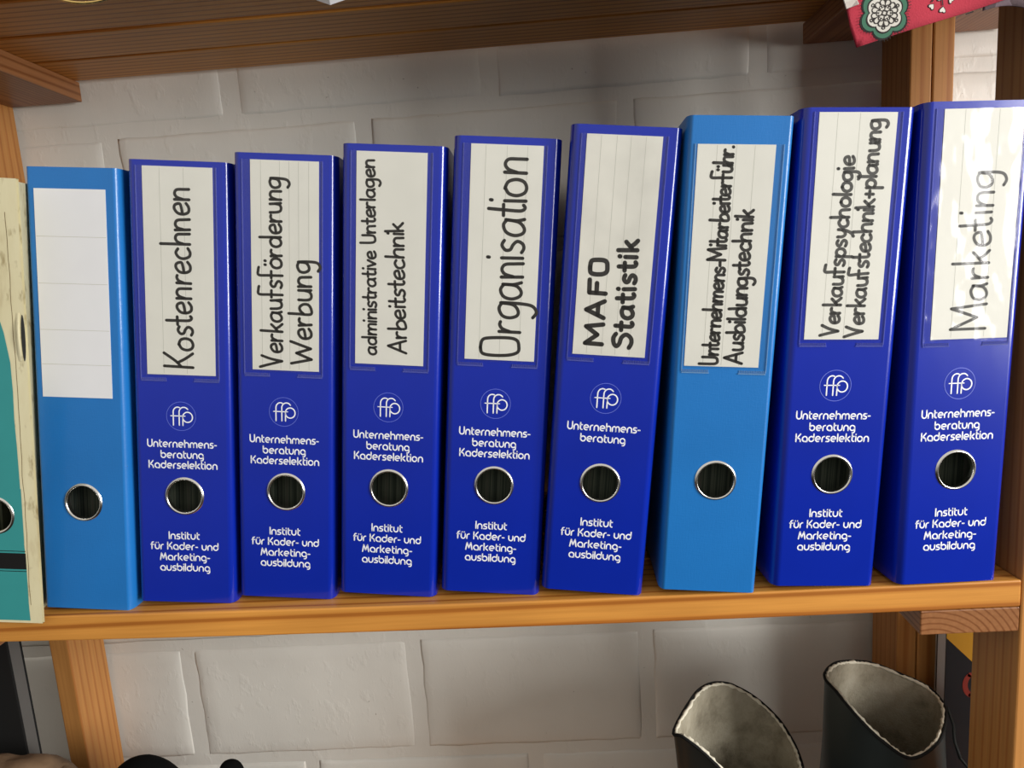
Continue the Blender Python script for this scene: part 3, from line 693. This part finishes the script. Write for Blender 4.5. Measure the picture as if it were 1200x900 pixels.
# ---------------------------------------------------------------- boots on the shelf below
def spline_loop(P, n):
    out = []; N = len(P)
    for i in range(N):
        p0, p1, p2, p3 = P[(i-1) % N], P[i], P[(i+1) % N], P[(i+2) % N]
        for k in range(n):
            t_ = k/n
            out.append(tuple(0.5*((2*p1[j])+(-p0[j]+p2[j])*t_+(2*p0[j]-5*p1[j]+4*p2[j]-p3[j])*t_*t_+(-p0[j]+3*p1[j]-3*p2[j]+p3[j])*t_**3) for j in range(3)))
    return out
def boot(rim, label, base, seed):
    rim = spline_loop(rim, 6); N = len(rim)
    cx = sum(p[0] for p in rim)/N; cy = sum(p[1] for p in rim)/N
    t = empty('boot', (base[0], base[1], -466)); org = (base[0], base[1], -466)
    tag(t, label, 'boot', 'pair of lined rubber boots under the binder shelf')
    ang = [math.atan2(p[1]-cy, p[0]-cx) for p in rim]
    def sect(z, x, y, rx, ry): return [(x+rx*math.cos(a), y+ry*math.sin(a), z) for a in ang]
    bx, by = base
    mix = lambda A, B, f: [tuple(a[j]*(1-f)+b[j]*f for j in range(3)) for a, b in zip(A, B)]
    s1 = sect(-300, bx, by, 56, 58)
    rings = [rim, mix(rim, s1, .12), mix(rim, s1, .4), mix(rim, s1, .7), s1, sect(-380, bx, by, 47, 56), sect(-410, bx, by-15, 46, 75), sect(-430, bx, by-40, 48, 106),
             sect(-448, bx, by-46, 50, 118), sect(-449, bx, by-46, 53, 121), sect(-465.5, bx, by-46, 52, 120)]
    V, F = [], []
    for r in rings: V += r
    for k in range(len(rings)-1):
        for i in range(N): j = (i+1) % N; F.append((k*N+i, k*N+j, (k+1)*N+j, (k+1)*N+i))
    V.append((bx, by-46, -465.5)); c_ = len(V)-1
    for i in range(N): F.append(((len(rings)-1)*N+i, (len(rings)-1)*N+(i+1) % N, c_))
    rp(mesh('boot_shell', V, F, rubber, None, smooth=True), t, org)
    # felt lining inside
    def inset(R, d, dz=0):
        mx = sum(p[0] for p in R)/N; my = sum(p[1] for p in R)/N; out = []
        for p in R:
            l = math.hypot(p[0]-mx, p[1]-my); out.append((p[0]-(p[0]-mx)/l*d, p[1]-(p[1]-my)/l*d, p[2]+dz))
        return out
    L = [inset(rim, 1.6, -.5), inset(rim, 4.2, -1.2), inset(mix(rim, s1, .2), 5), inset(mix(rim, s1, .6), 5), inset(s1, 5), inset(sect(-380, bx, by, 47, 56), 5)]
    V, F = [], []
    for q, r in enumerate(L):
        for p in r:
            n_ = noise.noise(Vector(p)*0.045+Vector((seed, 0, 0)))*2.2*(q > 0)
            V.append((p[0]+n_, p[1]+n_, p[2]))
    for k in range(len(L)-1):
        for i in range(N): j = (i+1) % N; F.append((k*N+i, k*N+j, (k+1)*N+j, (k+1)*N+i))
    V.append((bx, by, -382)); c_ = len(V)-1
    for i in range(N): F.append(((len(L)-1)*N+i, (len(L)-1)*N+(i+1) % N, c_))
    ln = rp(mesh('felt_lining', V, F, felt_mat, None, smooth=True), t, org)
    # tubes along the rim: black binding outside, frayed pale felt inside
    def tube(name, P, r, mat, jit, closed=True, k=6, par=None):
        V, F = [], []; M = len(P); rr_ = random.Random(seed)
        for i, p in enumerate(P):
            a = Vector(P[(i-1) % M] if closed else P[max(i-1, 0)]); b = Vector(P[(i+1) % M] if closed else P[min(i+1, M-1)]); d = (b-a).normalized()
            n1 = d.cross(Vector((0, 0, 1))); n1.normalize(); n2 = d.cross(n1)
            q = r*(1+jit*rr_.uniform(-.7, 1.0)); o_ = Vector((rr_.uniform(-1, 1), rr_.uniform(-1, 1), rr_.uniform(-.6, 1)))*jit*r*.5
            for m in range(k):
                u = 2*math.pi*m/k; v = Vector(p)+o_+n1*math.cos(u)*q+n2*math.sin(u)*q; V.append(tuple(v))
        for i in range(M if closed else M-1):
            for m in range(k): F.append((i*k+m, i*k+(m+1) % k, ((i+1) % M)*k+(m+1) % k, ((i+1) % M)*k+m))
        return rp(mesh(name, V, F, mat, None, smooth=True), t, org)
    tube('rim_binding', [(p[0], p[1], p[2]+.4) for p in rim], 1.25, black_mat, 0.15)
    fr = spline_loop(inset(rim, 2.4, .2), 2)
    tube('frayed_edge', fr, 1.15, felt_edge, 0.75)
    return t, tube
R1 = [(-165,60,-154),(-148,95,-157),(-127,125,-158),(-100,150,-170),(-72,160,-190),(-49,150,-210),(-42,120,-221),(-50,85,-223),(-75,50,-221),(-107,35,-203),(-130,35,-174),(-147,42,-158),(-160,50,-151)]
R2 = [(-22,110,-143),(-9,130,-145),(13,150,-153),(44,165,-165),(75,170,-181),(97,160,-190),(97,135,-191),(84,110,-192),(60,80,-189),(28,60,-186),(5,60,-170),(-13,70,-152),(-20,90,-144)]
boot(R1, 'dark rubber boot with worn pale felt lining, left one under the binder shelf', (-103, 98), 3)
bt, tb = boot(R2, 'dark rubber boot with grey felt lining, right one beside the pine post', (34, 118), 8)
st = tb('loose_strap', [(98, 132, -192), (101, 126, -205), (99, 120, -218), (102, 116, -232), (108, 112, -240), (109, 110, -246)], 1.5, rubber, .2, closed=False)

# ---------------------------------------------------------------- thing behind the boots: dark book with yellow corner
bk = empty('book', (200, 180, -466)); BO = (200, 180, -466)
tag(bk, 'tall dark book with a yellow corner standing behind the right front post', 'book')
bcov = flat('dark_book_cover', (0.016, 0.018, 0.022), 0.4); yel = flat('yellow_print', (0.55, 0.27, 0.02), 0.5); redp = flat('red_print', (0.25, 0.03, 0.02), 0.5)
pg = flat('grey_white_pages', (0.72, 0.74, 0.78), 0.7)
rp(box('front_cover', 119, 330, 171, 172.2, -466, -118, bcov), bk, BO)
rp(box('back_cover', 119, 330, 185.5, 186.7, -466, -118, bcov), bk, BO)
rp(box('page_block', 119.3, 327, 172.2, 185.5, -464, -120, pg), bk, BO)
V = [(119, 170.8, -118), (200, 170.8, -118), (200, 170.8, -232), (143, 170.8, -171), (119, 170.8, -146)]; V += [(x, y+.15, z) for x, y, z in V]
rp(mesh('yellow_corner', V, [(0, 1, 2, 3, 4), (9, 8, 7, 6, 5)]+[(i, (i+1) % 5, 5+(i+1) % 5, 5+i) for i in range(5)], yel), bk, BO)
V, F = [], []; ribbon(arc(147, -196, 9, 12, 120, 250, 12), 5, V, F, lambda a, b: (a, 170.7, b))
rp(mesh('red_mark', V, F, redp, None, recalc=False), bk, BO)

# ---------------------------------------------------------------- black folder at bottom left
fo = empty('folder', (-820, 106, -466)); FO = (-820, 106, -466)
tag(fo, 'tall black folder with grey edge standing left of the left post', 'folder')
grey_edge = flat('grey_board_edge', (0.085, 0.08, 0.075), 0.8)
rp(box('front_board', -900, -750, 98, 100.5, -466, -50, black_mat, None, .4), fo, FO)
rp(box('back_board', -900, -750, 113, 115, -466, -50, black_mat, None, .4), fo, FO)
rp(box('filling', -898, -750.5, 100.5, 113, -464, -54, grey_edge, None), fo, FO)

# ---------------------------------------------------------------- crumpled brown bag and black bag
def lump(name, mat, cx, cy, z0, z1, rx, ry, amp, fr, seed, top=2.4, parent=None, org=(0, 0, 0), fold=0.0):
    V, F = [], []; N, M = 56, 30
    for j in range(M+1):
        ph = j/M; c_ = math.cos(math.pi*(ph-.5)); zz = math.sin(math.pi*(ph-.5))
        prof = max(0.0, 1-abs(zz)**(2*top))**0.5 if j not in (0, M) else 0.0
        for i in range(N):
            a = 2*math.pi*i/N; x = rx*prof*math.cos(a); y = ry*prof*math.sin(a); z = (z0+z1)/2+(z1-z0)/2*zz
            p = Vector((x, y, z))*fr+Vector((seed, 0, 0)); n_ = noise.noise(p)+.5*noise.noise(p*2.3)+fold*abs(noise.noise(p*1.2+Vector((0, 5, 0))))
            if z < z0+8: n_ *= 0.2
            r_ = 1+amp*n_/max(rx, ry)
            V.append((cx+x*r_, cy+y*r_, z+(amp*.5*n_ if z > z0+20 else 0)))
    for j in range(M):
        for i in range(N): k = (i+1) % N; F.append((j*N+i, j*N+k, (j+1)*N+k, (j+1)*N+i))
    o = mesh(name, V, F, mat, None, smooth=True)
    if parent: rp(o, parent, org)
    return o
def leather(name, col):
    m, t, p = nt(name); co = coords(t); n = noise_tex(t, co, 30, 4, .6)
    r = ramp(t, [(0.3, tuple(v*.55 for v in col)), (0.65, col)]); t.links.new(n.outputs[0], r.inputs[0]); t.links.new(r.outputs[0], p.inputs['Base Color'])
    p.inputs['Roughness'].default_value = .7; bump(t, p, n.outputs[0], .6, 3); return m
brown = leather('brown_leather', (0.20, 0.125, 0.07))
bg = empty('leather_bag', (-735, 58, -466)); GO = (-735, 58, -466)
tag(bg, 'crumpled brown leather bag, only its top showing in the bottom left corner', 'bag')
lump('bag_body', brown, -735, 58, -466, -155, 68, 36, 12, .03, 2.0, 3.0, bg, GO, .6)
lump('folded_flap', brown, -700, 66, -300, -168, 32, 24, 9, .05, 5.0, 1.6, bg, GO, .8)
cl = flat('black_cloth', (0.003, 0.003, 0.003), .95, spec=0.1)
kb = empty('cloth_bag', (-600, 127, -466)); KO = (-600, 127, -466)
tag(kb, 'black cloth bag with a rounded top and strap loop, just rising above the bottom edge', 'bag')
lump('bag_body', cl, -590, 127, -466, -262, 72, 40, 3, .02, 9.0, 3.2, kb, KO)
lump('top_hump', cl, -664, 127, -350, -207.5, 45, 26, 1.5, .03, 4.0, 1.15, kb, KO)
lump('strap_loop', cl, -577, 127, -300, -214.5, 13, 9, 0.6, .05, 6.0, 3.0, kb, KO)

# ---------------------------------------------------------------- things hanging from the upper shelf
def cloth(name, outline_fn, x0, x1, mat, label, cat, wave, yb, nz=26, nx=34):
    """hanging cloth; outline_fn(s) gives the lower and upper z at fraction s along x"""
    V, F = [], []
    def yy(x, z): return yb+wave*math.sin(x*.055+z*.02)+wave*.5*math.sin(x*.11-z*.05)
    for th in (0, 1.0):
        for i in range(nx+1):
            s = i/nx; x = x0+(x1-x0)*s; lo, hi = outline_fn(s)
            for j in range(nz+1):
                z = lo+(hi-lo)*j/nz; V.append((x, yy(x, z)+th, z))
    st = (nx+1)*(nz+1)
    for b in (0, st):
        for i in range(nx):
            for j in range(nz): a = b+i*(nz+1)+j; F.append((a, a+1, a+nz+2, a+nz+1))
    for i in range(nx):
        a = i*(nz+1); F.append((a, a+nz+1, st+a+nz+1, st+a)); a += nz; F.append((a, a+nz+1, st+a+nz+1, st+a))
    for j in range(nz): F.append((j, j+1, st+j+1, st+j)); a = nx*(nz+1)+j; F.append((a, a+1, st+a+1, st+a))
    o = mesh(name, V, F, mat, None, smooth=True); return o, yy
def fabric(name, cols, scale):
    m, t, p = nt(name); co = coords(t)
    if len(cols) > 1:
        v = t.nodes.new('ShaderNodeTexVoronoi'); v.inputs['Scale'].default_value = scale; t.links.new(co, v.inputs['Vector'])
        r = ramp(t, [(k/(len(cols)-1), c) for k, c in enumerate(cols)]); r.color_ramp.interpolation = 'CONSTANT'
        sp_ = t.nodes.new('ShaderNodeSeparateColor'); t.links.new(v.outputs['Color'], sp_.inputs[0]); t.links.new(sp_.outputs[0], r.inputs[0]); src = r.outputs[0]
    else:
        n = noise_tex(t, co, 40, 3); r = ramp(t, [(.3, tuple(c*.8 for c in cols[0])), (.7, cols[0])]); t.links.new(n.outputs[0], r.inputs[0]); src = r.outputs[0]
    t.links.new(src, p.inputs['Base Color']); p.inputs['Roughness'].default_value = .9
    f = noise_tex(t, co, 900, 2); bump(t, p, f.outputs[0], .5, .4); return m
red = fabric('red_cotton', [(0.46, 0.028, 0.055)], 1)
patt = fabric('white_patterned_cotton', [(0.55, 0.50, 0.46), (0.35, 0.30, 0.28), (0.60, 0.57, 0.52), (0.28, 0.12, 0.14)], 160)
patt2 = fabric('mauve_patterned_cotton', [(0.26, 0.19, 0.22), (0.13, 0.09, 0.10), (0.36, 0.30, 0.32)], 170)
CB = -16.0
def low(s):
    x = -64.5+132.5*s
    if x < -58: return (347-(x+58)*4.3, 480)
    return (347+(x+58)*0.235, 480)
rc, ry = cloth('red_cloth', low, -64.5, 68, red, '', '', 1.2, CB)
tag(rc, 'red printed cotton cloth hanging over the top shelf at the right', 'cloth')
V, F = [], []
for (a, b) in ((-66, 374.5), (-64, 368.5), (-56.8, 370.5), (-59, 375), (-59, 480), (-66, 480)): V.append((a, CB-2.6, b))
n0 = len(V)
V += [(a, b+1, c) for a, b, c in V]; F = [tuple(range(n0)), tuple(range(2*n0-1, n0-1, -1))]+[(i, (i+1) % n0, n0+(i+1) % n0, n0+i) for i in range(n0)]
o = mesh('patterned_border', V, F, patt, None); o.parent = rc
# printed medallion: green lobed outline, white inside, black tracery
green = flat('green_print', (0.05, 0.16, 0.10), .9); wprint = flat('cream_print', (0.62, 0.60, 0.54), .9); kprint = flat('black_print', (0.02, 0.015, 0.015), .9)
def medallion(cx, cz, R, rot, parent):
    def lobed(r, y, mat, nm, par):
        V, F = [(cx, ry(cx, cz)-y, cz)], []; N = 72
        for i in range(N):
            a = 2*math.pi*i/N; q = r*(0.80+0.20*abs(math.cos(3*a))**.8)
            x = cx+q*math.cos(a+rot); z = cz+q*math.sin(a+rot)*1.02; V.append((x, ry(x, z)-y, z))
        for i in range(N): F.append((0, 1+i, 1+(i+1) % N))
        return mesh(nm, V, F, mat, par, recalc=False)
    k = lobed(R, .25, kprint, 'medallion_outline', parent); 
    lobed(R*.93, .40, green, 'medallion_border', k); lobed(R*.76, .50, kprint, 'medallion_line', k); lobed(R*.70, .60, wprint, 'medallion_field', k)
    V, F = [], []
    def T(a, b): x = cx+a*math.cos(rot)-b*math.sin(rot); z = cz+a*math.sin(rot)+b*math.cos(rot); return (x, ry(x, z)-.75, z)
    for q in range(6):
        an = math.radians(60*q)
        def W(P): return [(a*math.cos(an)-b*math.sin(an), a*math.sin(an)+b*math.cos(an)) for a, b in P]
        ribbon(W([(R*.14, 0), (R*.52, 0)]), .55, V, F, T)
        for s_ in (-1, 1):
            ribbon(W(arc(R*.40, s_*R*.11, R*.10, R*.10, -s_*90, s_*150, 8)), .6, V, F, T)
            ribbon(W(arc(R*.25, s_*R*.09, R*.05, R*.05, -s_*120, s_*170, 8)), .5, V, F, T)
        ribbon(W(arc(R*.56, 0, R*.05, R*.06, 0, 360, 8)), .5, V, F, T)
    ribbon([(R*.12, 0), (0, R*.12), (-R*.12, 0), (0, -R*.12), (R*.12, 0)], .7, V, F, T)
    mesh('medallion_tracery', V, F, kprint, k, recalc=False)
    # small comb of strokes round the outside
    V, F = [], []
    for i in range(56):
        a = 2*math.pi*i/56; q = R*(0.80+0.20*abs(math.cos(3*a))**.8)
        ribbon([(q*math.cos(a), q*math.sin(a)), ((q+1.3)*math.cos(a), (q+1.3)*math.sin(a))], .35, V, F, lambda a_, b_: T(a_, b_))
    mesh('medallion_fringe', V, F, kprint, k, recalc=False)
medallion(-41.5, 364.8, 14.8, .44, rc)
V, F = [], []
def heart(cx, cz, r, rot, V, F, dy, grow=0.0):
    P = []
    for i in range(24):
        a = 2*math.pi*i/24; hx = .8*math.sin(a)**3; hz = .65*math.cos(a)-.25*math.cos(2*a)-.1*math.cos(3*a)
        x = cx+(hx*math.cos(rot)-hz*math.sin(rot))*(r+grow); z = cz+(hx*math.sin(rot)+hz*math.cos(rot))*(r+grow); P.append((x, ry(x, z)-dy, z))
    b = len(V); V += P; F.append(tuple(range(b, b+24)))
hs = [(-14.0, 366.5, 2.0, 2.4), (-7.2, 364.3, 2.2, 3.0), (-2.2, 369.5, 1.9, 3.9), (-9, 371, 1.9, 1.2)]
for h in hs: heart(*h, V, F, .3, .7)
mo = mesh('heart_outline', V, F, kprint, rc, recalc=False)
V, F = [], []
for h in hs: heart(*h, V, F, .45)
mesh('printed_hearts', V, F, wprint, mo, recalc=False)
V, F = [], []
for (a, b) in (((-14, 369), (-9.5, 375)), ((-7.2, 367), (-8.5, 375)), ((-2.2, 372), (-7.5, 375)), ((7, 361.3), (11, 362.4))):
    ribbon([a, b], .7, V, F, lambda p, q: (p, ry(p, q)-.5, q))
mesh('printed_stems', V, F, kprint, mo, recalc=False)
mc, my = cloth('patterned_cloth', lambda s: (364+1.5*math.sin(s*7), 480), 20, 66, patt2, '', '', 1.0, CB+5)
tag(mc, 'mauve patterned cloth hanging behind the red cloth at the top right corner', 'cloth')

wire = empty('wire_loop', (-507, -2, 466)); WO = (-507, -2, 466)
tag(wire, 'thin gold wire loop hanging from the top shelf at the left', 'wire')
V, F = [], []; N = 64; gold = flat('gold_wire', (0.85, 0.60, 0.22), .2, 1.0)
for i in range(N):
    a = 2*math.pi*i/N; cx_, cz_ = -517+38*math.cos(a), 437+29.5*math.sin(a); cy_ = -10+8*math.sin(a)
    for m in range(8):
        u = 2*math.pi*m/8; V.append((cx_+.8*math.cos(u)*math.cos(a), cy_+.8*math.sin(u), cz_+.8*math.cos(u)*math.sin(a)))
for i in range(N):
    for m in range(8): F.append((i*8+m, i*8+(m+1) % 8, ((i+1) % N)*8+(m+1) % 8, ((i+1) % N)*8+m))
rp(mesh('loop', V, F, gold, None, smooth=True), wire, WO)
pb = empty('plastic_bag', (-370, -8, 466)); PO = (-370, -8, 466)
tag(pb, 'corner of a clear plastic bag poking down from the top shelf', 'bag')
pm, ptt, pp = nt('clear_plastic'); pp.inputs['Base Color'].default_value = (.7, .72, .78, 1); pp.inputs['Roughness'].default_value = .15; pp.inputs['Alpha'].default_value = .4
V = [(-400, -12, 472), (-384, -9, 403), (-370, -17, 395), (-358, -12, 400), (-350, -8, 472), (-372, -22, 440), (-370, -6, 430)]
F = [(0, 1, 5), (1, 2, 5), (2, 3, 5), (3, 4, 5), (4, 0, 5), (0, 6, 1), (1, 6, 2), (2, 6, 3), (3, 6, 4), (4, 6, 0)]
rp(mesh('bag_corner', V, F, pm), pb, PO)
